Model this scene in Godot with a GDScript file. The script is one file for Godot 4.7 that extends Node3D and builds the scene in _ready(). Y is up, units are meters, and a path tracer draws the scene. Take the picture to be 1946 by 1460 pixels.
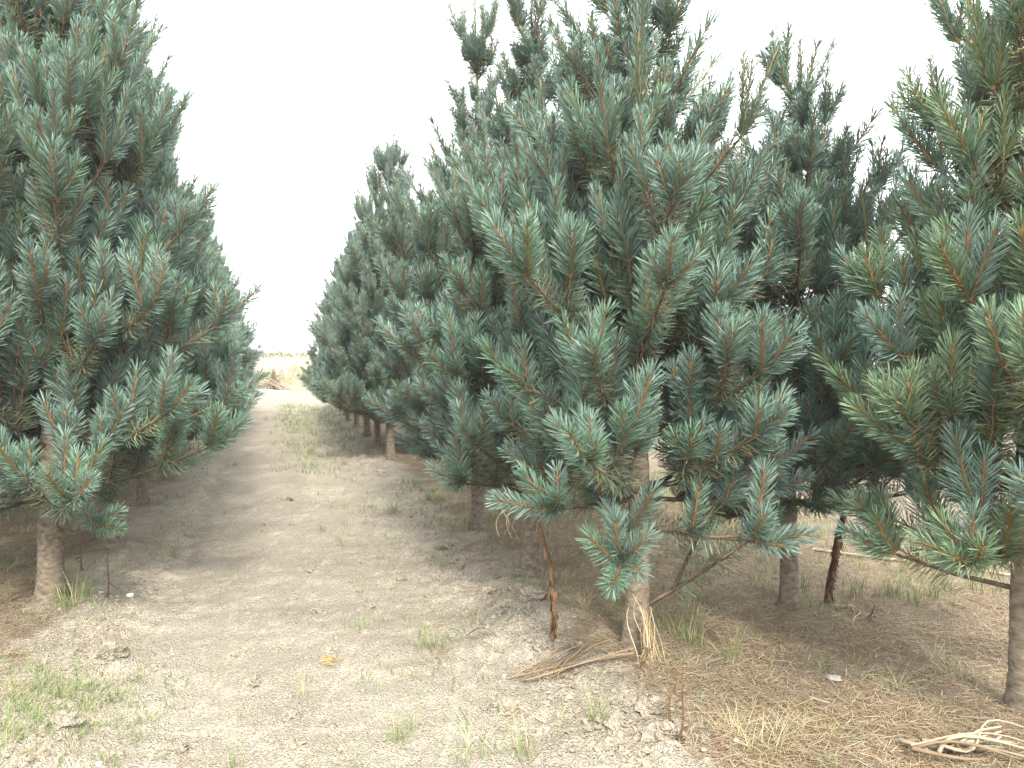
extends Node3D
# A pine nursery under a bright overcast sky: two double rows of young blue-green pines with a pale soil track between.
# Camera stands at the origin 1.6 m up, looking along -Z; the rows run along (-SL, 0, -1).

const F := 1459.0            # focal length in pixels of the 1946 x 1460 photograph
const PITCH := -0.0411
const EYE := 1.6
const SL := 0.31             # how far a row drifts to -x per metre of depth

var rng := RandomNumberGenerator.new()
var n_low := FastNoiseLite.new()
var n_mid := FastNoiseLite.new()
var n_fine := FastNoiseLite.new()
var n_patch := FastNoiseLite.new()
var n_cell := FastNoiseLite.new()
var M := {}
var names := {}
var shoot_meshes := []       # current-year shoots, several lengths and curves
var old_meshes := []         # older wood still carrying needles
var slim_meshes := []         # narrow upright shoots of the upper crown
var rest_shoot: ArrayMesh
var rest_slim: ArrayMesh
var spire_mesh: ArrayMesh
var far_shoot: ArrayMesh
var far_old: ArrayMesh

# ------------------------------------------------------------------ mesh builder
class MB:
	var v := PackedVector3Array()
	var n := PackedVector3Array()
	var c := PackedColorArray()
	var idx := PackedInt32Array()
	var flat := false

	func tri(a: Vector3, b: Vector3, d: Vector3, col: Color):
		var k := v.size()
		v.append(a); v.append(b); v.append(d)
		if not flat:
			var nn := (d - a).cross(b - a).normalized()
			n.append(nn); n.append(nn); n.append(nn)
		c.append(col); c.append(col); c.append(col)
		idx.append(k); idx.append(k + 1); idx.append(k + 2)

	# a needle or blade: straight-ish strip of two pieces that ends in a point
	func blade(p: Vector3, q: Vector3, t: Vector3, side: Vector3, w: float, col: Color, col2: Color, pieces := 2, base_col := Color(-1, 0, 0)):
		var k := v.size()
		for i in pieces:
			var f := float(i) / pieces
			var m := p.lerp(q, f).lerp(q.lerp(t, f), f)
			var ww := w * (0.4 if i == 0 else 0.5)
			v.append(m - side * ww); v.append(m + side * ww)
			var cc := base_col if i == 0 and base_col.r >= 0.0 else col
			c.append(cc); c.append(cc)
		v.append(t)
		c.append(col2)
		if not flat:
			var nn := (q - p).cross(side).normalized()
			for i in pieces * 2 + 1: n.append(nn)
		for i in pieces - 1:
			for o in [0, 2, 1, 1, 2, 3]: idx.append(k + i * 2 + o)
		var e := k + pieces * 2 - 2
		idx.append(e); idx.append(e + 2); idx.append(e + 1)

	# a longer strip along several points
	func strip(pts: PackedVector3Array, side: Vector3, w0: float, w1: float, col: Color, col2: Color):
		var k := v.size()
		var m := pts.size()
		for i in m:
			var f := float(i) / (m - 1)
			var w := lerpf(w0, w1, f) * (1.0 if i > 0 else 0.7) * 0.5
			v.append(pts[i] - side * w); v.append(pts[i] + side * w)
			if not flat:
				var dd := pts[mini(i + 1, m - 1)] - pts[maxi(i - 1, 0)]
				var nn := dd.cross(side).normalized()
				n.append(nn); n.append(nn)
			var cc := col.lerp(col2, f)
			c.append(cc); c.append(cc)
		for i in m - 1:
			var a := k + i * 2
			for o in [0, 2, 1, 1, 2, 3]: idx.append(a + o)

	func tube(pts: PackedVector3Array, radii: PackedFloat32Array, sides: int, cols: PackedColorArray, cap := true, wob: FastNoiseLite = null, wob_amount := 0.0):
		var k := v.size()
		var m := pts.size()
		var u := Vector3.RIGHT
		var t0 := (pts[1] - pts[0]).normalized()
		if absf(t0.dot(u)) > 0.9: u = Vector3.FORWARD
		for i in m:
			var t := (pts[mini(i + 1, m - 1)] - pts[maxi(i - 1, 0)]).normalized()
			u = (u - t * u.dot(t)).normalized()
			var w := t.cross(u)
			for s in sides:
				var a := TAU * s / sides
				var nn := u * cos(a) + w * sin(a)
				var r := radii[i]
				if wob: r *= 1.0 + wob_amount * wob.get_noise_3dv(pts[i] * 9.0 + nn * 0.6)
				v.append(pts[i] + nn * r)
				if not flat: n.append(nn)
				c.append(cols[mini(i, cols.size() - 1)])
		for i in m - 1:
			for s in sides:
				var a := k + i * sides + s
				var b := k + i * sides + (s + 1) % sides
				var d := a + sides
				var e := b + sides
				for o in [a, d, e, a, e, b]: idx.append(o)
		if cap:
			var top := k + (m - 1) * sides
			for s in range(1, sides - 1):
				idx.append(top); idx.append(top + s + 1); idx.append(top + s)

	func mesh() -> ArrayMesh:
		var arr := []
		arr.resize(Mesh.ARRAY_MAX)
		arr[Mesh.ARRAY_VERTEX] = v
		if not flat: arr[Mesh.ARRAY_NORMAL] = n
		arr[Mesh.ARRAY_COLOR] = c
		arr[Mesh.ARRAY_INDEX] = idx
		var am := ArrayMesh.new()
		am.add_surface_from_arrays(Mesh.PRIMITIVE_TRIANGLES, arr)
		return am

# ------------------------------------------------------------------ naming and placing
func numbered(called: String) -> String:
	if not names.has(called):
		names[called] = 0
		return called
	names[called] += 1
	return "%s_%03d" % [called, names[called]]

func tag(o: Node, label: String, category: String, group := ""):
	o.set_meta("label", label)
	o.set_meta("category", category)
	if group: o.set_meta("group", group)

func thing(called: String, at: Vector3, label: String, category: String, group := "", turn := 0.0) -> Node3D:
	var o := Node3D.new()
	o.name = numbered(called)
	add_child(o)
	o.position = at
	o.rotation.y = turn
	tag(o, label, category, group)
	return o

func put(called: String, m: Mesh, mat: Material, parent: Node) -> MeshInstance3D:
	var o := MeshInstance3D.new()
	o.mesh = m
	o.material_override = mat
	o.name = numbered(called) if parent == self else called
	parent.add_child(o, true)
	return o

func many(called: String, m: Mesh, mat: Material, xs: Array, cols: Array, parent: Node) -> MultiMeshInstance3D:
	var mm := MultiMesh.new()
	mm.transform_format = MultiMesh.TRANSFORM_3D
	mm.use_colors = true
	mm.mesh = m
	mm.instance_count = xs.size()
	for i in xs.size():
		mm.set_instance_transform(i, xs[i])
		mm.set_instance_color(i, cols[i])
	var o := MultiMeshInstance3D.new()
	o.multimesh = mm
	o.material_override = mat
	o.name = numbered(called) if parent == self else called
	parent.add_child(o, true)
	o.set_meta("kind", "stuff")
	return o

# uncountable cover: all copies baked into one mesh
func cover(called: String, m: ArrayMesh, mat: Material, xs: Array, cs: Array) -> MeshInstance3D:
	var arr := m.surface_get_arrays(0)
	var v0: PackedVector3Array = arr[Mesh.ARRAY_VERTEX]
	var c0: PackedColorArray = arr[Mesh.ARRAY_COLOR]
	var i0: PackedInt32Array = arr[Mesh.ARRAY_INDEX]
	var shades := []
	for k in 24:
		var t: Color = cs[k * cs.size() / 24]
		var cc := PackedColorArray()
		for q in c0: cc.append(Color(q.r * t.r, q.g * t.g, q.b * t.b))
		shades.append(cc)
	var v := PackedVector3Array()
	var c := PackedColorArray()
	var idx := PackedInt32Array()
	idx.resize(i0.size() * xs.size())
	var at := 0
	for i in xs.size():
		var k := v.size()
		v.append_array(xs[i] * v0)
		c.append_array(shades[i % 24])
		for q in i0:
			idx[at] = q + k
			at += 1
	var out := []
	out.resize(Mesh.ARRAY_MAX)
	out[Mesh.ARRAY_VERTEX] = v
	out[Mesh.ARRAY_COLOR] = c
	out[Mesh.ARRAY_INDEX] = idx
	var am := ArrayMesh.new()
	am.add_surface_from_arrays(Mesh.PRIMITIVE_TRIANGLES, out)
	var o := put(called, am, mat, self)
	o.set_meta("kind", "stuff")
	return o

func rr(a: float, b: float) -> float:
	return rng.randf_range(a, b)

func lin(r: float, g: float, b: float) -> Color:
	return Color(r, g, b)

# where a pixel of the photograph meets the ground
func gp(px: float, py: float, level := 0.0) -> Vector3:
	var d := Vector3((px - 973.0) / F, -(py - 730.0) / F, -1.0).rotated(Vector3.RIGHT, PITCH)
	var t := (level - EYE) / d.y
	var p := d * t
	p.y = height(p.x, p.z)
	return p

func lateral(x: float, z: float) -> float:
	return x - SL * z

func row(c: float, depth: float) -> Vector3:
	var x := c - SL * depth
	return Vector3(x, height(x, -depth), -depth)

# ------------------------------------------------------------------ ground shape
func edge_left(z: float) -> float:
	return -0.72 + 0.10 * n_mid.get_noise_2d(z * 1.3, 7.0)

func height(x: float, z: float) -> float:
	var c := lateral(x, z)
	var h := 0.0
	# the planted beds stand a little above the track
	var l := smoothstep(0.0, 0.22, edge_left(z) - c)
	h += 0.055 * l
	var r := smoothstep(1.05, 1.65, c + 0.2 * n_mid.get_noise_2d(x * 0.9 + 40.0, z * 0.9))
	h += 0.045 * r
	h += 0.03 * n_low.get_noise_2d(x, z)
	return h

func relief(x: float, z: float) -> float:
	var c := lateral(x, z)
	var h := 0.026 * n_mid.get_noise_2d(x, z)
	h -= 0.022 * (exp(-pow((c + 0.38 + 0.05 * n_low.get_noise_2d(3.0, z)) / 0.13, 2.0)) + exp(-pow((c - 0.62) / 0.13, 2.0)))      # wheel ruts
	# broken clods along both edges of the track
	var clods := exp(-pow((c - 1.35) / 0.38, 2.0)) + 0.7 * exp(-pow((c + 0.95) / 0.35, 2.0))
	var f := n_fine.get_noise_2d(x, z)
	h += f * (0.013 + 0.016 * clods)
	h += 0.010 * n_cell.get_noise_2d(x * 1.9 + 3.0 + 0.03 * f, z * 1.9)
	h += 0.075 * clods * (n_cell.get_noise_2d(x + 0.05 * f, z) + 0.7) * clampf(0.5 + 1.4 * n_mid.get_noise_2d(x * 0.8 + 5.0, z * 0.8), 0.0, 1.0)
	h += 0.012 * n_fine.get_noise_2d(x * 2.3 + 31.0, z * 2.3) * (1.0 + clods)
	# tyre bars pressed into the track further off
	var d := -z
	if d > 7.0 and d < 16.0:
		var s := smoothstep(0.34, 0.42, c) * (1.0 - smoothstep(0.74, 0.82, c)) * smoothstep(7.5, 9.0, d) * (1.0 - smoothstep(12.5, 14.0, d))
		h = lerpf(h, 0.15 * h - 0.03 + 0.016 * sin((d + 0.5 * absf(c - 0.58)) * TAU / 0.19), s)
	return h

func axis_steps(lo: float, hi: float, step: float, far_lo: float, far_hi: float, growth: float) -> PackedFloat32Array:
	var out := PackedFloat32Array()
	var before := []
	var x := lo
	var s := step
	while x > far_lo:
		s *= growth
		x -= s
		before.append(x)
	before.reverse()
	for q in before: out.append(q)
	x = lo
	while x <= hi:
		out.append(x)
		x += step
	s = step
	while x < far_hi:
		out.append(x)
		s *= growth
		x += s
	out.append(x)
	return out

func litter_share(x: float, z: float) -> float:
	var c := lateral(x, z)
	var w := 0.35 * n_mid.get_noise_2d(x * 0.7 + 11.0, z * 0.7 + 3.0) + 0.22 * n_fine.get_noise_2d(x * 0.6, z * 0.6)
	var a := smoothstep(1.45, 1.95, c + w) * (1.0 - 0.5 * smoothstep(4.2, 6.0, c))
	var b := smoothstep(1.2, 1.6, -c + w)
	return clampf(maxf(a, b), 0.0, 1.0)

func build_ground():
	var xs := axis_steps(-4.4, 3.6, 0.033, -420.0, 420.0, 1.05)
	var zs := axis_steps(1.7, 13.4, 0.035, -12.0, 480.0, 1.03)      # depths
	var nx := xs.size()
	var nz := zs.size()
	var v := PackedVector3Array(); v.resize(nx * nz)
	var col := PackedColorArray(); col.resize(nx * nz)
	var silt := lin(0.49, 0.445, 0.366)
	var silt2 := lin(0.41, 0.368, 0.298)
	var damp := lin(0.27, 0.235, 0.18)
	var litter := lin(0.225, 0.162, 0.105)
	var litter2 := lin(0.28, 0.23, 0.158)
	var meadow := lin(0.36, 0.33, 0.21)
	for j in nz:
		var z := -zs[j]
		for i in nx:
			var x := xs[i]
			var near := zs[j] < 30.0 and absf(x) < 20.0
			var h := height(x, z)
			if near: h += relief(x, z)
			v[j * nx + i] = Vector3(x, h, z)
			var p := n_patch.get_noise_2d(x, z)
			var q := n_fine.get_noise_2d(x * 1.7 + 9.0, z * 1.7)
			var s := silt.lerp(silt2, clampf(0.5 + 0.9 * p, 0.0, 1.0)).lerp(damp, clampf(0.35 * q - 0.05, 0.0, 1.0))
			var li := litter.lerp(litter2, clampf(0.5 + 0.8 * q + 0.4 * p, 0.0, 1.0))
			var ls := litter_share(x, z)
			ls *= 1.0 - smoothstep(24.0, 34.0, zs[j])
			s = s.lerp(li, ls * 0.85)
			if zs[j] > 20.0: s = s.lerp(meadow, smoothstep(26.0, 40.0, zs[j] + 6.0 * p) * 0.8)
			col[j * nx + i] = s
	var n := PackedVector3Array(); n.resize(nx * nz)
	for j in nz:
		for i in nx:
			var a := v[j * nx + maxi(i - 1, 0)]
			var b := v[j * nx + mini(i + 1, nx - 1)]
			var e := v[maxi(j - 1, 0) * nx + i]
			var g := v[mini(j + 1, nz - 1) * nx + i]
			n[j * nx + i] = (b - a).cross(g - e).normalized()
	var idx := PackedInt32Array()
	idx.resize((nx - 1) * (nz - 1) * 6)
	var k := 0
	for j in nz - 1:
		for i in nx - 1:
			var a := j * nx + i
			var b := a + 1
			var d := a + nx
			var e := d + 1
			for o in [a, d, e, a, e, b]:
				idx[k] = o
				k += 1
	var arr := []
	arr.resize(Mesh.ARRAY_MAX)
	arr[Mesh.ARRAY_VERTEX] = v
	arr[Mesh.ARRAY_NORMAL] = n
	arr[Mesh.ARRAY_COLOR] = col
	arr[Mesh.ARRAY_INDEX] = idx
	var am := ArrayMesh.new()
	am.add_surface_from_arrays(Mesh.PRIMITIVE_TRIANGLES, arr)
	var o := put("ground", am, M.soil, self)
	o.set_meta("kind", "structure")
	print("ground ", nx, " x ", nz)

func surface(x: float, z: float) -> float:
	return height(x, z) + relief(x, z)

# ------------------------------------------------------------------ materials
func noise_texture(seed_: int, freq: float, size: int, lo: float, hi: float, tint_a: Color, tint_b: Color, octaves := 4, kind := FastNoiseLite.TYPE_SIMPLEX_SMOOTH) -> ImageTexture:
	var f := FastNoiseLite.new()
	f.seed = seed_
	f.noise_type = kind
	f.frequency = freq
	f.fractal_octaves = octaves
	var im := f.get_seamless_image(size, size)
	var out := Image.create(size, size, true, Image.FORMAT_RGB8)
	for y in size:
		for x in size:
			var g := clampf(inverse_lerp(lo, hi, im.get_pixel(x, y).r), 0.0, 1.0)
			out.set_pixel(x, y, tint_a.lerp(tint_b, g))
	out.generate_mipmaps()
	return ImageTexture.create_from_image(out)

func make_materials():
	var s := StandardMaterial3D.new()
	s.resource_name = "soil"
	s.vertex_color_use_as_albedo = true
	s.albedo_texture = noise_texture(3, 0.055, 512, 0.2, 0.8, Color(0.80, 0.79, 0.77), Color(1, 1, 1), 5)
	s.uv1_triplanar = true
	s.uv1_world_triplanar = true
	s.uv1_scale = Vector3(1.7, 1.7, 1.7)
	s.heightmap_enabled = true
	s.heightmap_texture = noise_texture(5, 0.09, 512, 0.15, 0.85, Color.BLACK, Color.WHITE, 5)
	s.heightmap_scale = 1.8
	s.roughness = 0.95
	s.metallic_specular = 0.2
	M.soil = s
	var cl := StandardMaterial3D.new()
	cl.resource_name = "clod"
	cl.vertex_color_use_as_albedo = true
	cl.roughness = 0.95
	cl.metallic_specular = 0.2
	M.clod = cl
	var nd := StandardMaterial3D.new()
	nd.resource_name = "pine needles"
	nd.vertex_color_use_as_albedo = true
	nd.roughness = 0.5
	nd.metallic_specular = 0.5
	nd.backlight = Color(0.22, 0.25, 0.2)
	nd.cull_mode = BaseMaterial3D.CULL_DISABLED
	M.needle = nd
	for v in [["needle_warm", Color(0.99, 0.99, 0.86)], ["needle_pale", Color(1.0, 1.0, 1.0)], ["needle_green", Color(0.90, 0.95, 0.89)]]:
		var m := nd.duplicate() as StandardMaterial3D
		m.albedo_color = v[1]
		m.resource_name = v[0]
		M[v[0]] = m
	nd.albedo_color = Color(0.95, 0.97, 0.97)
	var gr := StandardMaterial3D.new()
	gr.resource_name = "grass"
	gr.vertex_color_use_as_albedo = true
	gr.roughness = 0.6
	gr.metallic_specular = 0.35
	gr.backlight = Color(0.5, 0.5, 0.35)
	gr.cull_mode = BaseMaterial3D.CULL_DISABLED
	M.grass = gr
	var st := StandardMaterial3D.new()
	st.resource_name = "straw"
	st.vertex_color_use_as_albedo = true
	st.roughness = 0.75
	st.metallic_specular = 0.25
	st.cull_mode = BaseMaterial3D.CULL_DISABLED
	M.straw = st
	var b := StandardMaterial3D.new()
	b.resource_name = "bark"
	b.vertex_color_use_as_albedo = true
	b.albedo_texture = noise_texture(21, 0.02, 512, 0.2, 0.8, Color(0.70, 0.68, 0.66), Color(1, 1, 1), 5)
	b.uv1_triplanar = true
	b.uv1_world_triplanar = true
	b.uv1_scale = Vector3(1.6, 2.4, 1.6)
	b.heightmap_enabled = true
	b.heightmap_texture = noise_texture(22, 0.03, 512, 0.2, 0.8, Color.BLACK, Color.WHITE, 5)
	b.heightmap_scale = 0.3
	b.roughness = 0.85
	b.metallic_specular = 0.25
	M.bark = b
	var pn := StandardMaterial3D.new()
	pn.resource_name = "white paint"
	pn.albedo_color = Color(0.86, 0.85, 0.82)
	pn.roughness = 0.7
	M.paint = pn

# ------------------------------------------------------------------ pine shoots
# A shoot grows along +Y from its own origin and bends a little towards +Z.
func make_shoot(length: float, bend: float, per_m: float, needle: float, ang0: float, ang1: float, stem_r: float, stem: Color, tone_a: Color, tone_b: Color, per_bundle: int, w: float, pieces := 5, bare := 0.0) -> ArrayMesh:
	var mb := MB.new()
	mb.flat = true
	var pts := PackedVector3Array()
	var rad := PackedFloat32Array()
	var cols := PackedColorArray()
	for i in 5:
		var f := i / 4.0
		pts.append(Vector3(0, length * f, bend * length * f * f))
		rad.append(stem_r * lerpf(1.15, 0.6, f))
		var k := rr(0.8, 1.15)
		cols.append(Color(stem.r * k, stem.g * k, stem.b * k))
	mb.tube(pts, rad, 5, cols)
	var count := int(per_m * length) + 14
	var az := rr(0, TAU)
	for i in count:
		var f := (i + rr(0, 0.9)) / count
		f = bare + (1.0 - bare) * f
		if i >= count - 16: f = rr(0.93, 1.0)      # the brush at the tip
		az += 2.4 + rr(-0.25, 0.25)
		var p := Vector3(0, length * f, bend * length * f * f)
		var ax := Vector3(0, 1, 2.0 * bend * f).normalized()
		var out := (Vector3(cos(az), 0, sin(az)) - ax * ax.dot(Vector3(cos(az), 0, sin(az)))).normalized()
		var tipness := smoothstep(0.80, 1.0, f)
		var a := deg_to_rad(lerpf(lerpf(ang0, ang1, f), 12.0 + rr(0, 34), tipness) + rr(-9, 9))
		var ln := needle * rr(0.82, 1.12) * lerpf(1.0, 0.85, tipness)
		var base := p + out * stem_r * 0.7
		var tone := tone_a.lerp(tone_b, clampf(rng.randfn(0.45, 0.3), 0.0, 1.0))
		if ang0 > 60.0 and rng.randf() < 0.07: tone = lin(0.26, 0.16, 0.07)
		for q in per_bundle:
			var dir := (ax * cos(a) + out * sin(a))
			var jit := Vector3(rr(-1, 1), rr(-1, 1), rr(-1, 1)) * 0.06
			dir = (dir + jit).normalized()
			var side := dir.cross(Vector3(rr(-1, 1), rr(-1, 1), rr(-1, 1))).normalized()
			var sag := (ax * 0.05 + Vector3(rr(-1, 1), rr(-1, 1), rr(-1, 1)) * 0.04) * ln
			var mid := base + dir * ln * 0.55
			var tip := base + dir * ln * rr(0.94, 1.0) + sag
			var k := rr(0.6, 1.35)
			var cc := Color(tone.r * k, tone.g * k, tone.b * k)
			mb.blade(base, mid, tip, side, w, cc, cc, pieces, stem if pieces > 3 else Color(-1, 0, 0))
	return mb.mesh()

func make_shoots():
	var blue := lin(0.205, 0.285, 0.255)
	var green := lin(0.132, 0.222, 0.145)
	var old_a := lin(0.125, 0.172, 0.130)
	var old_b := lin(0.140, 0.165, 0.085)
	var orange := lin(0.30, 0.165, 0.066)
	var tan := lin(0.20, 0.155, 0.085)
	for L in [0.16, 0.22, 0.28, 0.34, 0.42]:
		for b in 2:
			shoot_meshes.append({"l": L, "m": make_shoot(L, [0.10, 0.28][b], 440.0, 0.093, 49.0, 39.0, 0.0058, orange, blue, green, 2, 0.0036, 4)})
	for L in [0.28, 0.38]:
		slim_meshes.append({"l": L, "m": make_shoot(L, 0.06, 380.0, 0.075, 34.0, 28.0, 0.0070, orange.lerp(tan, 0.4), blue, green, 2, 0.0032)})
	rest_shoot = make_shoot(0.28, 0.15, 300.0, 0.093, 49.0, 39.0, 0.0058, orange, blue, green, 2, 0.0042, 4)
	rest_slim = make_shoot(0.32, 0.06, 260.0, 0.075, 34.0, 28.0, 0.0070, orange.lerp(tan, 0.4), blue, green, 2, 0.0040, 4)
	for L in [0.2, 0.3]:
		old_meshes.append({"l": L, "m": make_shoot(L, 0.1, 300.0, 0.10, 74.0, 58.0, 0.0062, tan, old_a, old_b, 2, 0.0032)})
	spire_mesh = make_shoot(0.5, 0.02, 330.0, 0.055, 26.0, 22.0, 0.0065, lin(0.30, 0.24, 0.12), lin(0.12, 0.175, 0.125), lin(0.13, 0.17, 0.09), 3, 0.0021)
	far_shoot = make_shoot(0.27, 0.15, 240.0, 0.093, 49.0, 39.0, 0.007, orange, blue, green, 2, 0.0050, 3)
	far_old = make_shoot(0.27, 0.1, 150.0, 0.10, 74.0, 60.0, 0.007, tan, old_a, old_b, 2, 0.0048, 3)

# ------------------------------------------------------------------ pine trees
var G := {}      # the tree that is growing: lists of shoots and the wood of the branch at hand

func along(d: Vector3) -> Basis:
	var y := d.normalized()
	var up := Vector3.UP
	var z := up - y * up.dot(y)
	if z.length() < 0.1:
		var a := rr(0, TAU)
		z = Vector3(cos(a), 0, sin(a)) - y * y.dot(Vector3(cos(a), 0, sin(a)))
	z = z.normalized()
	return Basis(y.cross(z), y, z)

func side_of(d: Vector3, angle: float, roll: float) -> Vector3:
	var b := along(d)
	return (d * cos(angle) + (b.x * cos(roll) + b.z * sin(roll)) * sin(angle)).normalized()

# one axis of growth: n yearly pieces from p along d; the last is this year's shoot
func grow(p: Vector3, d: Vector3, n: int, seg: float, order: int, lift: float, mb: MB, branch: int):
	var pts := PackedVector3Array([p])
	var rad := PackedFloat32Array([0.0032 + 0.0030 * n])
	var dir := d
	for j in n:
		var left := n - 1 - j
		var L := seg * rr(0.85, 1.15)
		dir = (dir + Vector3.UP * lift * rr(0.5, 1.2) + Vector3(rr(-1, 1), rr(-1, 1), rr(-1, 1)) * 0.07).normalized()
		var q := p + dir * L
		if left == 0:
			G.shoots.append([p, dir, clampf(L * rr(0.78, 1.28) * (1.3 if dir.y > 0.78 else 1.0), 0.11, 0.44), branch])
			break
		if left <= 2 and not (left == 2 and rng.randf() < 0.35):
			G.old.append([p, dir, L, branch])
		pts.append(q)
		rad.append(0.0032 + 0.0030 * left)
		var kids := 0
		if left == 1: kids = rng.randi_range(2, 4) if order > 1 else rng.randi_range(3, 5)
		elif order == 1: kids = rng.randi_range(2, 3)
		elif order == 2: kids = rng.randi_range(0, 1)
		var roll0 := rr(-0.4, 0.4)
		for k in kids:
			var roll := roll0 + TAU * k / kids + rr(-0.35, 0.35)
			if left > 1: roll = (0.0 if k % 2 == 0 else PI) + rr(-0.3, 0.9) * (1.0 if k % 2 == 0 else -1.0)
			if k == 2 and left > 1: roll = PI / 2 + rr(-0.4, 0.4)
			var sd := side_of(dir, deg_to_rad(rr(38, 56)), roll)
			sd = (sd + Vector3.UP * (0.56 + lift)).normalized()
			var nn := 1 if left == 1 else clampi(left - rng.randi_range(0, 1), 1, 3)
			grow(q, sd, nn, seg * (rr(0.55, 0.8) if left == 1 else rr(0.72, 0.92)), order + 1, lift, mb, branch)
		p = q
	if pts.size() > 1:
		var wood := lin(0.155, 0.125, 0.085)
		mb.tube(pts, rad, 6 if order == 1 else 4, PackedColorArray([wood]))

# how long the branches are at this height of the crown, as a share of its radius
func branch_reach(u: float) -> float:
	if u < 0.2: return lerpf(0.94, 1.0, u / 0.2)
	if u < 0.42: return lerpf(1.0, 0.80, (u - 0.2) / 0.22)
	if u < 0.62: return lerpf(0.80, 0.46, (u - 0.42) / 0.2)
	if u < 0.8: return lerpf(0.46, 0.26, (u - 0.62) / 0.18)
	return lerpf(0.26, 0.14, (u - 0.8) / 0.2)

# spec: h height, r crown radius, low lowest whorl, tr trunk radius, lean, extra [[height, azimuth, length, rise, droop]]
func grow_tree(spec: Dictionary):
	rng.seed = spec.seed
	G = {"shoots": [], "old": [], "wood": [], "spires": []}
	var H: float = spec.h
	var low: float = spec.low
	var trunk := MB.new()
	var pts := PackedVector3Array()
	var rad := PackedFloat32Array()
	var cols := PackedColorArray()
	var lean: Vector3 = spec.get("lean", Vector3.ZERO)
	var steps: int = spec.get("rings", 46)
	var tr: float = spec.tr
	for i in steps + 1:
		var f := float(i) / steps
		var y := lerpf(-0.12, H - 0.42, f)
		var flare := 1.0 + 0.45 * exp(-maxf(y, 0.0) / 0.07)
		pts.append(Vector3(0.025 * sin(y * 1.7 + spec.seed), y, 0.02 * sin(y * 1.3 + spec.seed * 2)) + lean * y * y)
		rad.append((tr * pow(1.0 - f, 0.85) + 0.008) * flare * (1.0 + 0.025 * exp(-pow(fposmod(y, 0.31) / 0.035, 2.0))))
		var cc := lin(0.25, 0.212, 0.163)
		cols.append(cc)
	trunk.tube(pts, rad, 14, cols, true, n_mid, 0.07)
	G.trunk = trunk
	var top := pts[steps]
	var at := func(y: float) -> Vector3: return pts[clampi(int((y + 0.12) / (H - 0.30) * steps), 0, steps)]
	var y := low
	var az := rr(0, TAU)
	var b := 0
	while y < H - 0.45:
		var u := (y - low) / (H - low)
		var n_whorl := rng.randi_range(6, 7) if u < 0.55 else rng.randi_range(4, 6)
		for k in n_whorl:
			az += TAU / n_whorl + rr(-0.25, 0.25)
			var len_: float = spec.r * pow(branch_reach(u), spec.get("fat", 1.0)) * rr(0.78, 1.1)
			var rise := deg_to_rad(lerpf(4.0, 52.0, pow(u, 0.8)) + rr(-8, 8))
			var d := Vector3(cos(az) * cos(rise), sin(rise), sin(az) * cos(rise))
			var n := clampi(roundi(len_ / 0.27), 2, 4)
			var mb := MB.new()
			grow(at.call(y + rr(-0.05, 0.05)), d, n, len_ / n, 1, lerpf(0.14, 0.40, u), mb, b)
			G.wood.append(mb)
			b += 1
		az += rr(0.3, 0.9)
		y += rr(0.23, 0.30) + 0.06 * u
	# side shoots round the leader
	for k in rng.randi_range(4, 6):
		az += 1.3
		var rise := deg_to_rad(rr(48, 66))
		var mb := MB.new()
		grow(at.call(H - rr(0.42, 0.5)), Vector3(cos(az) * cos(rise), sin(rise), sin(az) * cos(rise)), rng.randi_range(1, 2), rr(0.2, 0.28), 3, 0.2, mb, b)
		if mb.v.size() > 0:
			G.wood.append(mb)
			b += 1
		else:
			for s in G.shoots:
				if s[3] == b: s[3] = -1
	G.spires.append([top - Vector3(0, 0.05, 0), Vector3(rr(-0.05, 0.05), 1, rr(-0.05, 0.05)).normalized(), spec.get("spire", 0.45)])
	for e in spec.get("extra", []):
		var mb := MB.new()
		var a: float = e[1]
		var rise: float = deg_to_rad(e[3])
		var n := clampi(roundi(e[2] / 0.25), 2, 5)
		grow(at.call(e[0]), Vector3(cos(a) * cos(rise), sin(rise), -sin(a) * cos(rise)), n, e[2] / n, e[5] if e.size() > 5 else 1, e[4], mb, b)
		G.wood.append(mb)
		b += 1

func shoot_place(s: Array, variants: Array) -> Array:
	var best = variants[0]
	var miss := 9.0
	var first := rng.randi() % variants.size()
	for i in variants.size():
		var q = variants[(first + i) % variants.size()]
		if absf(q.l - s[2]) < miss - 0.005:
			miss = absf(q.l - s[2])
			best = q
	var bs := along(s[1]) * Basis(Vector3.UP, rr(-0.5, 0.5))
	var k: float = s[2] / best.l
	return [best.m, Transform3D(bs.scaled_local(Vector3(lerpf(1.0, k, 0.3), k, lerpf(1.0, k, 0.3))), s[0])]

func one_size(s: Array, l: float, wide := 1.0) -> Transform3D:
	var k: float = s[2] / l
	var bs := along(s[1]) * Basis(Vector3.UP, rr(-0.9, 0.9))
	return Transform3D(bs.scaled_local(Vector3(wide, k, wide)), s[0])

func tint() -> Color:
	var k := clampf(rng.randfn(1.0, 0.12), 0.7, 1.35)
	var g := rr(-0.07, 0.07)
	return Color(k * (1.0 - g * 0.5), k, k * (1.0 - g * 1.6))

func slim(s: Array, spec: Dictionary) -> bool:
	return s[1].y > 0.78 and s[0].y > 0.46 * spec.h

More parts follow.
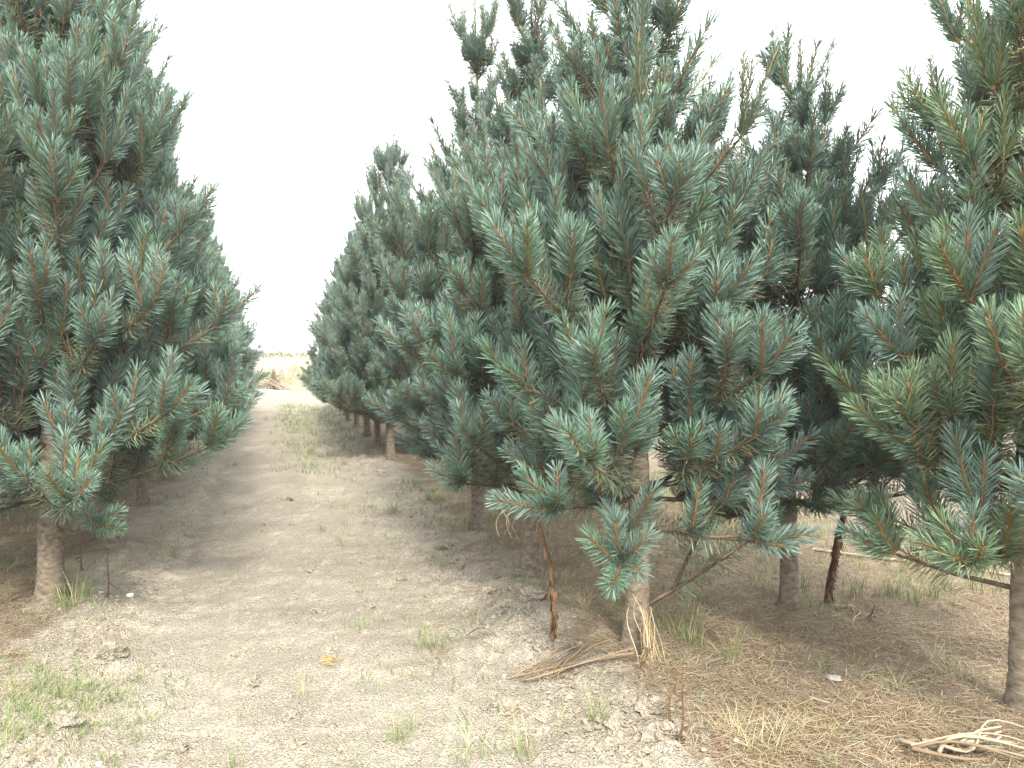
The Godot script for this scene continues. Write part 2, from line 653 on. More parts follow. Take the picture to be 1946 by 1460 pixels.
func build_pine(spec: Dictionary, at: Vector3, label: String, named: int) -> Node3D:
	grow_tree(spec)
	var t := thing("pine_tree", at, label, "tree", "young pines planted in rows")
	put("trunk", G.trunk.mesh(), M.bark, t)
	var near: bool = named > 0
	var warm: bool = spec.get("warm", false)
	var needle: Material = M.needle_warm if warm else M.needle
	var branches := []
	if near:
		for mb in G.wood: branches.append(put("branch", mb.mesh(), M.bark, t))
	else:
		var all := MB.new()
		for mb in G.wood:
			var k: int = all.v.size()
			all.v.append_array(mb.v); all.n.append_array(mb.n); all.c.append_array(mb.c)
			for i in mb.idx: all.idx.append(k + i)
		put("limbs", all.mesh(), M.bark, t)
	# a few slender leaders rise out of the upper crown
	var kept := []
	for s in G.shoots:
		if s[0].y > 0.55 * spec.h and s[1].y > 0.72 and G.spires.size() < 12 and rng.randf() < 0.16:
			G.spires.append([s[0], (s[1] + Vector3.UP * 0.6).normalized(), clampf(s[2] * 1.5, 0.32, 0.5)])
		else:
			kept.append(s)
	G.shoots = kept
	var eye := Vector3(0, EYE, 0) - at
	var order := []
	for i in G.shoots.size():
		var s = G.shoots[i]
		var tip: Vector3 = s[0] + s[1] * s[2]
		var w := tip + at
		var inside := absf(w.x) < -w.z * 0.70 and (w.y - EYE) < -w.z * 0.52
		order.append([tip.distance_to(eye) + (0.0 if inside else 50.0), i])
	order.sort_custom(func(a, b): return a[0] < b[0])
	var xs := []
	var cs := []
	var xs2 := []
	var cs2 := []
	for q in order.size():
		var s = G.shoots[order[q][1]]
		if q < named and s[3] >= 0 and order[q][0] < 40.0:
			var got := shoot_place(s, slim_meshes if slim(s, spec) else shoot_meshes)
			var o := put("needle_shoot", got[0], ([M.needle_warm, M.needle_warm, M.needle] if warm else [M.needle, M.needle_pale, M.needle_green])[rng.randi() % 3], branches[s[3]])
			o.transform = got[1]
		elif slim(s, spec):
			xs2.append(one_size(s, 0.32)); cs2.append(tint())
		else:
			xs.append(one_size(s, 0.28) if near else one_size(s, 0.27)); cs.append(tint())
	many("upright_shoots", rest_slim, needle, xs2, cs2, t)
	many("needle_crown", rest_shoot if near else far_shoot, needle, xs, cs, t)
	xs = []; cs = []
	for s in G.old:
		xs.append(one_size(s, 0.3) if near else one_size(s, 0.27)); cs.append(tint())
	many("older_needles", old_meshes[1].m if near else far_old, needle, xs, cs, t)
	for s in G.spires:
		var o := put("leader_shoot", spire_mesh, M.needle, t)
		o.transform = one_size(s, 0.5)
	print(t.name, " shoots ", G.shoots.size(), " old ", G.old.size(), " branches ", G.wood.size())
	return t

func copy_pine(src: Node3D, at: Vector3, label: String, turn: float, size: float) -> Node3D:
	var c := src.duplicate() as Node3D
	c.name = numbered("pine_tree")
	add_child(c)
	c.position = at
	c.rotation.y = turn
	c.scale = Vector3(size, size, size)
	c.set_meta("label", label)
	return c

# ------------------------------------------------------------------ things on the ground
func lump(size: Vector3, rows: int, sides: int, seed_: int, rough: float, col: Color, var_: float) -> MB:
	var mb := MB.new()
	mb.flat = true
	var f := FastNoiseLite.new()
	f.seed = seed_
	f.frequency = 1.1
	f.fractal_octaves = 3
	var ring := []
	for i in rows + 1:
		var a := PI * i / rows
		var line := []
		for s in sides:
			var b := TAU * s / sides + (0.5 if i % 2 else 0.0) * TAU / sides
			var d := Vector3(sin(a) * cos(b), cos(a), sin(a) * sin(b))
			var k := 1.0 + rough * f.get_noise_3dv(d * 1.2) * 1.6
			line.append(Vector3(d.x * size.x, d.y * size.y, d.z * size.z) * k)
		ring.append(line)
	for i in rows:
		for s in sides:
			var e := (s + 1) % sides
			var a: Vector3 = ring[i][s]
			var b: Vector3 = ring[i][e]
			var c: Vector3 = ring[i + 1][s]
			var d: Vector3 = ring[i + 1][e]
			var k := 1.0 + rr(-var_, var_)
			var cc := Color(col.r * k, col.g * k, col.b * k)
			if i > 0: mb.tri(a, b, c, cc)
			if i < rows - 1: mb.tri(b, d, c, cc)
	return mb

func grass_tuft(blades: int, tall: float, spread: float, w: float, a: Color, b: Color, dry: float) -> ArrayMesh:
	var mb := MB.new()
	mb.flat = true
	for i in blades:
		var az := rr(0, TAU)
		var out := Vector3(cos(az), 0, sin(az))
		var p := out * rr(0, 0.025) + Vector3(rr(-1, 1), 0, rr(-1, 1)) * spread * 0.25
		var h := tall * rr(0.45, 1.1)
		var lean := rr(0.15, 0.95) * spread / maxf(tall, 0.01) * 2.0
		var pts := PackedVector3Array()
		for k in 5:
			var f := k / 4.0
			pts.append(p + Vector3.UP * h * (f - 0.35 * lean * f * f * 0.6) + out * h * lean * f * f * 0.8)
		var side := out.cross(Vector3.UP).rotated(Vector3.UP, rr(-0.6, 0.6))
		var c := a.lerp(b, rng.randf())
		if rng.randf() < dry: c = lin(0.34, 0.28, 0.16)
		mb.strip(pts, side, w, w * 0.15, c, c.lerp(lin(0.36, 0.33, 0.14), rr(0.0, 0.35)))
	return mb.mesh()

func litter_mesh(count: int, reach: float, len_: float) -> ArrayMesh:
	var mb := MB.new()
	mb.flat = true
	for i in count:
		var az := rr(0, TAU)
		var p := Vector3(rr(-1, 1) * reach, rr(0.002, 0.012), rr(-1, 1) * reach)
		var d := Vector3(cos(az), rr(-0.05, 0.12), sin(az))
		var side := Vector3(-sin(az), rr(-0.3, 0.3), cos(az))
		var c: Color = [lin(0.27, 0.19, 0.11), lin(0.34, 0.275, 0.18), lin(0.21, 0.135, 0.075), lin(0.37, 0.32, 0.225)][rng.randi() % 4]
		var L := len_ * rr(0.5, 1.2)
		mb.blade(p, p + d * L * 0.5, p + d * L + Vector3(rr(-1, 1), 0, rr(-1, 1)) * L * 0.12, side, rr(0.0016, 0.003), c, c)
	return mb.mesh()

func ground_spot(c_lo: float, c_hi: float, d_lo: float, d_hi: float, power := 2.0) -> Vector3:
	var f := rng.randf()
	var d := d_lo * pow(d_hi / d_lo, f) if power == 1.0 else 1.0 / lerpf(1.0 / d_lo, 1.0 / d_hi, f)
	var c := rr(c_lo, c_hi)
	var x := c - SL * d
	return Vector3(x, surface(x, -d), -d)

func stalk(pts: PackedVector3Array, r0: float, r1: float, col: Color, sides := 5) -> ArrayMesh:
	var mb := MB.new()
	var rad := PackedFloat32Array()
	var cols := PackedColorArray()
	for i in pts.size():
		rad.append(lerpf(r0, r1, float(i) / (pts.size() - 1)))
		var k := rr(0.82, 1.12)
		cols.append(Color(col.r * k, col.g * k, col.b * k))
	mb.tube(pts, rad, sides, cols)
	return mb.mesh()

func wavy(a: Vector3, b: Vector3, amount: float, steps := 7) -> PackedVector3Array:
	var pts := PackedVector3Array()
	var s1 := Vector3(rr(-1, 1), rr(-0.6, 0.6), rr(-1, 1)) * amount
	var s2 := Vector3(rr(-1, 1), rr(-0.6, 0.6), rr(-1, 1)) * amount * 0.6
	for i in steps:
		var f := float(i) / (steps - 1)
		pts.append(a.lerp(b, f) + s1 * sin(PI * f) + s2 * sin(TAU * f))
	return pts

func bark_flakes(t: Node3D, pts: PackedVector3Array, r: float, count: int, col: Color):
	for i in count:
		var f := rr(0.02, 0.95) * (pts.size() - 1)
		var p := pts[int(f)].lerp(pts[mini(int(f) + 1, pts.size() - 1)], f - int(f))
		var az := rr(0, TAU)
		var out := Vector3(cos(az), 0, sin(az))
		var side := Vector3(-sin(az), 0, cos(az))
		var mb := MB.new()
		mb.flat = true
		var k := rr(0.6, 1.2)
		var q := PackedVector3Array()
		var len_ := rr(0.03, 0.075)
		for j in 4:
			var g := j / 3.0
			q.append(p + out * r * (0.8 + 0.55 * g * g) - Vector3(0, len_ * g, 0) + side * 0.006 * g * rr(-1, 1))
		mb.strip(q, side, r * rr(0.7, 1.1), r * 0.35, Color(col.r * k, col.g * k, col.b * k), Color(col.r * k, col.g * k, col.b * k))
		put("bark_flake", mb.mesh(), M.straw, t)

func build_ground_cover():
	rng.seed = 40
	# loose crumbs of soil
	for kind in 3:
		var mb := lump(Vector3(1.0, 0.62, 0.85), 4, 5, 50 + kind, 0.55, lin(0.30, 0.262, 0.202), 0.06)
		var xs := []
		var cs := []
		for i in 4600:
			var p: Vector3
			var size := 0.0
			var roll := rng.randf()
			if roll < 0.5:
				p = ground_spot(-1.3, 1.9, 2.2, 26.0)
				size = 0.003 + 0.011 * pow(rng.randf(), 4.0)
			elif roll < 0.8:
				p = ground_spot(1.35 + rng.randfn(0, 0.25), 1.36, 2.4, 18.0)
				size = 0.004 + 0.018 * pow(rng.randf(), 5.0)
			else:
				p = ground_spot(-1.0 + rng.randfn(0, 0.2), -0.95, 2.4, 16.0)
				size = 0.004 + 0.015 * pow(rng.randf(), 5.0)
			var b := Basis(Vector3.UP, rr(0, TAU)) * Basis(Vector3.RIGHT, rr(-0.4, 0.4))
			xs.append(Transform3D(b.scaled(Vector3.ONE * size), p - Vector3(0, size * 0.1, 0)))
			var k := rr(0.72, 1.14)
			cs.append(Color(k, k, k))
		var o := cover("soil_crumbs", mb.mesh(), M.clod, xs, cs)
		tag(o, ["loose pale soil crumbs scattered over the track", "small broken soil bits along the track edges", "fine soil lumps strewn between the tree rows"][kind], "soil crumbs")
	# single clods one can point at
	var clod_spots := [[905, 1120, .05], [935, 1105, .06], [960, 1085, .045], [985, 1130, .05], [860, 1095, .045], [870, 1050, .05], [845, 1045, .07], [820, 1060, .04], [1015, 1150, .06], [955, 1165, .045],
		[1030, 1240, .055], [1085, 1235, .05], [1000, 1175, .06], [890, 1165, .05], [815, 1130, .05], [605, 1155, .04], [690, 1065, .045], [930, 1135, .05], [1040, 1205, .045], [990, 1100, .05], [210, 1260, .07], [245, 1285, .05],
		[300, 1270, .045], [195, 1235, .05], [125, 1225, .04], [1230, 1370, .05], [1260, 1420, .06], [1330, 1430, .045], [1200, 1350, .055], [340, 1420, .04], [560, 1415, .04], [125, 1405, .06], [1180, 1400, .05], [550, 1360, .03], [700, 1145, .03], [615, 1160, .03], [760, 1100, .035], [560, 1135, .03], [450, 1240, .03], [480, 1300, .035], [640, 1230, .03], [545, 950, .05], [555, 1000, .04], [450, 880, .06], [590, 1085, .035], [290, 1130, .035], [265, 1120, .03]]
	var clod_meshes := []
	for k in 5: clod_meshes.append(lump(Vector3(1.0, 0.6, 0.8), 10, 15, 70 + k, 0.55, lin(0.40, 0.357, 0.285), 0.03).mesh())
	for s in clod_spots:
		var p := gp(s[0], s[1])
		p.y = surface(p.x, p.z) - s[2] * 0.15
		var o := put("soil_clod", clod_meshes[rng.randi() % 5], M.soil, self)
		o.position = p
		o.rotation.y = rr(0, TAU)
		o.scale = Vector3.ONE * s[2] * rr(1.05, 1.4)
		var c := lateral(p.x, p.z)
		if c > -0.62 and c < 1.0: tag(o, "small grey clod lying loose on the bare track", "clod", "soil clods on the track")
		elif c < 0.0: tag(o, "lumpy grey clod on the bank beside the thick pale trunk's row", "clod", "soil clods on the left bank")
		else: tag(o, "lumpy grey clod in the cloddy strip beside the leaning dead sapling", "clod", "soil clods in the cloddy strip")
	# fallen needles and straw under the trees
	for kind in 2:
		var m := litter_mesh(34, 0.13, [0.085, 0.14][kind])
		var xs := []
		var cs := []
		var tries := 0
		while xs.size() < [2600, 1000][kind] and tries < 40000:
			tries += 1
			var p := ground_spot(-3.6, 5.2, 2.3, 13.0)
			if rng.randf() > litter_share(p.x, p.z) + 0.012: continue
			xs.append(Transform3D(Basis(Vector3.UP, rr(0, TAU)).scaled(Vector3.ONE * rr(0.7, 1.2)), p))
			var k := rr(0.7, 1.2)
			cs.append(Color(k, k * rr(0.92, 1.0), k * rr(0.85, 1.0)))
		var o := cover("needle_litter" if kind == 0 else "straw_litter", m, M.straw, xs, cs)
		tag(o, ["brown fallen pine needles covering the soil under the trees", "dry pale straw lying among the fallen needles"][kind], ["pine litter", "straw"][kind])

func build_grass():
	rng.seed = 60
	var ga := lin(0.125, 0.185, 0.065)
	var gb := lin(0.165, 0.215, 0.09)
	var gray := lin(0.26, 0.32, 0.19)
	var dry := lin(0.34, 0.29, 0.17)
	var tufts := []
	tufts.append(grass_tuft(30, 0.14, 0.11, 0.0030, ga, gb, 0.12))
	tufts.append(grass_tuft(18, 0.11, 0.13, 0.0036, gray, gb, 0.15))
	tufts.append(grass_tuft(22, 0.11, 0.09, 0.0026, gb, dry, 0.3))
	tufts.append(grass_tuft(60, 0.10, 0.15, 0.0022, dry, lin(0.40, 0.35, 0.23), 0.2))
	# tufts one can point at: x, y in the photograph, kind, size, label number
	var on_track := "green grass tuft growing out of the bare track"
	var at_trees := "green grass tuft growing in the needle litter under the pines"
	var dry_tuft := "tuft of dry yellow grass in the needle litter"
	for s in [[745, 975, 0, 1.3, 0], [700, 965, 1, 1.1, 0], [655, 960, 1, 1.1, 0], [570, 1320, 2, .9, 0], [755, 1410, 0, .8, 0], [1130, 1385, 0, 1.0, 0], [440, 1450, 0, .9, 0], [800, 1235, 1, 1.3, 0], [690, 1190, 1, .9, 0], [900, 1440, 1, 1.4, 0],
			[1000, 1445, 0, 1.0, 0], [780, 1375, 2, .8, 0], [650, 1035, 0, .8, 0], [825, 1240, 0, .9, 0], [905, 1180, 2, .8, 0], [590, 860, 0, 1.3, 0], [565, 810, 0, 1.4, 0], [605, 935, 1, .9, 0], [840, 1080, 0, .8, 0], [610, 1010, 0, .7, 0], [505, 800, 0, 1.2, 0], [520, 845, 0, .8, 0], [660, 1450, 1, .8, 0],
			[135, 1165, 0, 1.4, 1], [160, 1150, 0, 1.3, 1], [330, 1060, 0, 1.0, 1], [300, 1050, 2, 1.1, 1], [350, 1005, 2, .9, 1], [1290, 1225, 0, 1.5, 1], [1320, 1235, 0, 1.3, 1], [1385, 1265, 0, 1.2, 1], [1740, 1160, 0, 1.3, 1], [1690, 1150, 0, 1.2, 1], [1770, 1150, 0, 1.2, 1], [1850, 1140, 0, 1.1, 1], [1620, 1145, 0, 1.1, 1], [1250, 1210, 0, 1.1, 1], [1560, 1290, 1, .9, 1], [1750, 1200, 1, .8, 1], [1705, 1320, 1, .9, 1],
			[1400, 1420, 3, 1.3, 2], [1440, 1450, 3, 1.4, 2], [1480, 1425, 3, 1.2, 2], [1810, 1300, 3, 1.1, 2], [1780, 1270, 3, 1.2, 2], [870, 965, 3, 1.5, 2], [940, 985, 3, 1.4, 2], [830, 940, 3, 1.4, 2], [1110, 1160, 3, 1.4, 2], [1150, 1180, 2, 1.2, 2], [1530, 1400, 3, .8, 2], [965, 975, 3, 1.2, 2], [15, 1345, 3, 1.0, 2]]:
		var p := gp(s[0], s[1])
		p.y = surface(p.x, p.z) - 0.008
		var o := put(["grass_tuft", "grass_tuft", "dry_grass_tuft"][s[4]], tufts[s[2]], M.grass, self)
		o.position = p
		o.rotation.y = rr(0, TAU)
		o.scale = Vector3.ONE * s[3] * rr(1.1, 1.5)
		tag(o, [on_track, at_trees, dry_tuft][s[4]], "grass", ["grass tufts on the track", "grass tufts under the pines", "dry grass tufts"][s[4]])
	# the finer growth nobody could count
	var small := grass_tuft(9, 0.075, 0.07, 0.0028, ga, gb, 0.25)
	var xs := []
	var cs := []
	var add := func(c: float, d: float, size: float):
		var x := c - SL * d
		xs.append(Transform3D(Basis(Vector3.UP, rr(0, TAU)).scaled(Vector3.ONE * size * rr(0.6, 1.3)), Vector3(x, surface(x, -d) - 0.005, -d)))
		var k := rr(0.75, 1.2)
		cs.append(Color(k * rr(0.75, 1.1), k, k * rr(0.8, 1.15)))
	for i in 420: add.call(-0.95 + rng.randfn(0, 0.22), 3.25 + rng.randfn(0, 0.28), 1.0)      # the weedy patch on the near left
	for i in 240: add.call(0.82 + rng.randfn(0, 0.22), 3.0 * pow(8.0, rng.randf()), 1.1)       # strip along the track
	for i in 520: add.call(0.5 + rng.randfn(0, 0.2) + 0.25 * sin(i * 0.3), rr(10.0, 24.0), 1.7)
	for i in 420: add.call(1.35 + rng.randfn(0, 0.22), rr(11.5, 22.0), 1.7)
	for i in 600: add.call(rr(1.7, 3.6), rr(4.4, 9.5), 1.3)                                     # between the two right rows
	for i in 500: add.call(rr(3.6, 5.6), rr(4.6, 10.0), 1.5)
	for i in 200: add.call(rr(1.8, 3.6), rr(2.6, 4.6), 0.8)
	for i in 300: add.call(rr(-2.6, -1.0), rr(4.3, 8.5), 1.1)
	for i in 90: add.call(1.62 + rng.randfn(0, 0.12), rr(6.6, 9.2), 1.7)
	var o := cover("grass", small, M.grass, xs, cs)
	tag(o, "fine green weeds and grass sprouting from the soil", "grass")
	# green meadow patch and verge far down the track
	xs = []; cs = []
	for i in 700:
		var d := rr(36.0, 56.0)
		var x := -0.335 * d + 0.6 + rr(-4.0, 6.0)
		xs.append(Transform3D(Basis(Vector3.UP, rr(0, TAU)).scaled(Vector3.ONE * rr(1.6, 2.8)), Vector3(x, height(x, -d), -d)))
		cs.append(Color(rr(1.3, 1.7), rr(1.1, 1.3), rr(1.3, 1.8)))
	o = cover("meadow", tufts[0], M.grass, xs, cs)
	tag(o, "light green meadow strip beyond the end of the track", "grass")

func build_dead_stems():
	rng.seed = 90
	var brown := lin(0.20, 0.12, 0.065)
	var pale := lin(0.42, 0.34, 0.23)
	# leaning dead stem beside the second pine
	var p := gp(1053, 1232); p.y = surface(p.x, p.z)
	var t := thing("dead_sapling", p, "tall thin dead stem with peeling brown bark, leaning on a pine branch", "dead stem")
	var pts := PackedVector3Array([Vector3(0, -0.05, 0), Vector3(0.0, 0.12, 0), Vector3(-0.008, 0.3, -0.02), Vector3(-0.03, 0.42, -0.04), Vector3(-0.075, 0.58, -0.07), Vector3(-0.125, 0.74, -0.1), Vector3(-0.14, 0.85, -0.12)])
	put("stem", stalk(pts, 0.014, 0.007, lin(0.15, 0.095, 0.055), 7), M.bark, t)
	bark_flakes(t, pts.slice(0, 4), 0.021, 60, brown)
	bark_flakes(t, pts.slice(3, 7), 0.011, 20, brown)
	# shaggy dead stump beside the dark trunk
	p = gp(1572, 1158); p.y = surface(p.x, p.z)
	t = thing("dead_stump", p, "short dead stump with shaggy dark red-brown bark, leaning beside a pine trunk", "stump")
	pts = PackedVector3Array([Vector3(0, -0.05, 0), Vector3(0.012, 0.1, 0), Vector3(0.035, 0.22, 0.0), Vector3(0.06, 0.36, -0.01), Vector3(0.085, 0.47, -0.02), Vector3(0.10, 0.56, -0.02)])
	put("stem", stalk(pts, 0.026, 0.014, lin(0.10, 0.055, 0.032), 8), M.bark, t)
	bark_flakes(t, pts, 0.027, 90, lin(0.13, 0.072, 0.04))
	# rusty dead weeds
	for s in [[205, 1145, 0.34, "rusty dead weed beside the white stone on the left bank"], [155, 1095, 0.22, "small rusty dead weed in the litter behind the thick pale trunk"],
			[1285, 1440, 0.24, "dark dried weed stalk standing near the dry yellow grass"], [1270, 1395, 0.17, "curled reddish dried weed beside the pale clods"], [1210 , 1290, 0.12, "short dried weed stub at the end of the straw bundle"], [1643, 1190, 0.10, "short dark dead twig standing past the stump"]]:
		p = gp(s[0], s[1]); p.y = surface(p.x, p.z) - 0.01
		t = thing("dead_weed", p, s[3], "weed", "dead weeds")
		var top := Vector3(rr(-0.02, 0.05), s[2], rr(-0.03, 0.03))
		pts = wavy(Vector3.ZERO, top, 0.015)
		put("stem", stalk(pts, 0.006, 0.003, lin(0.13, 0.082, 0.052)), M.straw, t)
		for k in 16:
			var q := pts[rng.randi_range(1, 6)]
			var d := Vector3(rr(-1, 1), rr(-0.5, 0.4), rr(-1, 1)).normalized()
			var mb := MB.new()
			mb.flat = true
			var L := rr(0.025, 0.06)
			mb.blade(q, q + d * L * 0.5, q + d * L + Vector3(0, -0.012, 0), d.cross(Vector3(rr(-1, 1), 1, rr(-1, 1))).normalized(), 0.009, lin(0.14, 0.085, 0.05), lin(0.11, 0.068, 0.042))
			put("dry_leaf", mb.mesh(), M.straw, t)
	# bundle of dry stalks lying by the foot of the pine
	var a := gp(1185, 1262); var b := gp(975, 1295)
	p = b; p.y = surface(p.x, p.z)
	t = thing("dry_stalk_bundle", p, "bundle of long pale brown dry stalks lying at the foot of a pine", "dry stalks")
	for k in 22:
		var e := a - p + Vector3(rr(-0.3, 0.14), rr(0.0, 0.08), rr(-0.16, 0.11))
		var g := Vector3(rr(-0.03, 0.22), rr(0.008, 0.045), rr(-0.06, 0.05))
		put("stalk", stalk(wavy(g, e, 0.02, 8), rr(0.0022, 0.0042), rr(0.0015, 0.003), [lin(0.27, 0.21, 0.14), lin(0.18, 0.125, 0.08), lin(0.23, 0.165, 0.105)][k % 3]), M.straw, t)
	for k in 8:
		var g := Vector3(rr(0.15, 0.4), 0.03, rr(-0.08, 0.02))
		put("stalk", stalk(wavy(g, g + Vector3(rr(-0.06, 0.1), rr(-0.02, -0.035), rr(-0.05, 0.09)), 0.02, 5), 0.003, 0.002, lin(0.2, 0.13, 0.07)), M.straw, t)
	# straw leaning on the trunk
	p = gp(1222, 1262); p.y = surface(p.x, p.z)
	t = thing("straw_bunch", p, "bunch of thin pale straw leaning against the grey pine trunk", "straw")
	for k in 26:
		var top := Vector3(0.015 + rr(-0.02, 0.03), rr(0.18, 0.27), rr(-0.0, 0.02))
		var foot := Vector3(rr(-0.03, 0.12), 0.0, rr(-0.02, 0.10))
		put("straw", stalk(wavy(foot, top, 0.015, 6), 0.0022, 0.0014, [pale, lin(0.46, 0.38, 0.23), lin(0.38, 0.30, 0.17)][k % 3], 4), M.straw, t)
	for k in 4:
		var top := Vector3(-0.02 - 0.02 * k, rr(0.22, 0.36), 0.03)
		put("straw", stalk(wavy(Vector3(rr(-0.1, 0.05), 0.0, rr(0.02, 0.12)), top, 0.03, 7), 0.003, 0.0015, lin(0.55, 0.46, 0.3), 4), M.straw, t)
	# dry roots in the near right corner
	p = gp(1810, 1450); p.y = surface(p.x, p.z)
	t = thing("dry_root_clump", p, "tangle of thick pale dry roots lying on the litter", "dry roots")
	for k in 13:
		var f := Vector3(rr(-0.26, -0.12), rr(0.01, 0.05), rr(-0.03, 0.05))
		var e := Vector3(rr(0.1, 0.34), rr(0.0, 0.07), rr(-0.06, 0.12))
		put("root", stalk(wavy(f + Vector3(rr(0, 0.2), 0, rr(-0.05, 0.05)), e, 0.08, 11), rr(0.004, 0.011), rr(0.0015, 0.003), [lin(0.33, 0.28, 0.20), lin(0.25, 0.20, 0.14), lin(0.19, 0.14, 0.09)][k % 3], 6), M.straw, t)
	for k in 3:
		put("root", stalk(PackedVector3Array([Vector3(-0.02, 0.01, 0), Vector3(0.02 + 0.03 * k, 0.05, 0.02), Vector3(0.1 + 0.03 * k, 0.085 - 0.02 * k, 0.0), Vector3(0.2, 0.09 - 0.02 * k, -0.02)]), 0.007, 0.003, lin(0.44, 0.38, 0.27), 6), M.straw, t)
	# long pale pole lying behind the right-hand row
	a = gp(1545, 1052); b = gp(1990, 1122)
	a.y = surface(a.x, a.z) + 0.014; b.y = surface(b.x, b.z) + 0.014
	t = thing("pole", a, "long thin pale pole lying on the ground past the dead stump", "pole")
	put("pole_shaft", stalk(wavy(Vector3.ZERO, b - a, 0.015, 10), 0.013, 0.010, lin(0.50, 0.44, 0.34), 8), M.bark, t)
	# loose sticks
	for s in [[990, 1355, 1065, 1390, "thin pale stick lying on the pale soil beside a round clod", 0.004], [1585, 1165, 1625, 1172, "short pale stick lying beside the dead stump", 0.008], [1620, 1200, 1635, 1175, "thin bent stick lying past the stump", 0.004],
			[370, 930, 425, 930, "thin dark stick lying on the left bank", 0.005], [960, 1340, 890, 1200, "long thin dry stem lying across the soil", 0.0025], [1540, 1345, 1610, 1370, "thin bleached stick lying on the needle litter", 0.004], [870, 1330, 940, 1440, "thin green-grey stem lying on the track", 0.003]]:
		a = gp(s[0], s[1]); b = gp(s[2], s[3])
		a.y = surface(a.x, a.z) + s[5] + 0.004; b.y = surface(b.x, b.z) + s[5] + 0.004
		t = thing("stick", a, s[4], "stick", "loose sticks")
		put("shaft", stalk(wavy(Vector3.ZERO, b - a, 0.012, 6), s[5], s[5] * 0.6, pale), M.straw, t)
	# small stones and chips
	for s in [[247, 1143, 0.026, "flat white stone on the left bank beside the rusty weed", 0.72], [188, 1448, 0.018, "small white stone among the weeds by the track", 0.75], [1585, 1308, 0.035, "pale curved chip of bark on the needle litter", 0.3], [190, 1137, 0.022, "pale rounded stone at the foot of the rusty weed", 0.5]]:
		p = gp(s[0], s[1]); p.y = surface(p.x, p.z) + s[2] * 0.15
		var o := put("stone", lump(Vector3(1, 0.45, 0.75), 6, 9, int(s[0]), 0.4, lin(s[4], s[4] * 0.96, s[4] * 0.88), 0.03).mesh(), M.clod, self)
		o.position = p
		o.scale = Vector3.ONE * s[2]
		o.rotation.y = rr(0, TAU)
		tag(o, s[3], "stone", "small pale stones")
	# round knobbly clod and a curled scrap of bark
	p = gp(967, 1358); p.y = surface(p.x, p.z) + 0.02
	var ball := put("round_clod", lump(Vector3(0.042, 0.036, 0.04), 9, 14, 5, 0.35, lin(0.26, 0.22, 0.17), 0.2).mesh(), M.clod, self)
	ball.position = p
	tag(ball, "round knobbly grey ball of soil on the pale ground", "clod")
	p = gp(915, 1216); p.y = surface(p.x, p.z) + 0.012
	t = thing("bark_scrap", p, "curled grey scrap of bark lying on the cloddy soil", "bark scrap")
	var mb := MB.new()
	mb.flat = true
	for k in 3:
		var q := PackedVector3Array()
		for j in 8:
			var g := j / 7.0
			q.append(Vector3(lerpf(-0.085, 0.085, g), 0.035 * sin(PI * g) + 0.008 * k, 0.02 * k - 0.03 * sin(PI * g)))
		mb.strip(q, Vector3(0, 0.5, 0.87), 0.022, 0.016, lin(0.24, 0.2, 0.15), lin(0.3, 0.26, 0.2))
	put("curl", mb.mesh(), M.straw, t)
	# handful of dry straw on the track
	p = gp(622, 1258); p.y = surface(p.x, p.z)
	t = thing("straw_handful", p, "small handful of dry orange straw lying on the track", "straw")
	for k in 18:
		var f := Vector3(rr(-0.05, 0.0), rr(0.0, 0.02), rr(-0.05, 0.02))
		put("straw", stalk(wavy(f, f + Vector3(rr(0.03, 0.1), rr(0.0, 0.03), rr(0.02, 0.08)), 0.01, 4), 0.0022, 0.0012, lin(0.48, 0.33, 0.15), 4), M.straw, t)
	# dry vines hanging from the low branches
	for s in [[Vector3(-0.07, 0.82, -4.3), "dry curly vine hanging from a low pine branch", 3], [Vector3(0.0, 0.62, -4.9), "dry vine loop hanging along the second pine's trunk", 2]]:
		t = thing("dry_vine", s[0], s[1], "vine", "dry vines")
		for k in s[2]:
			var q := PackedVector3Array()
			var ph := rr(0, TAU)
			for j in 14:
				var g := j / 13.0
				q.append(Vector3(0.03 * sin(ph + g * 7.0) * (1.0 - 0.4 * g) + 0.03 * k, -0.26 * g, 0.03 * cos(ph + g * 6.0)))
			put("tendril", stalk(q, 0.0024, 0.0012, lin(0.36, 0.28, 0.18), 4), M.straw, t)

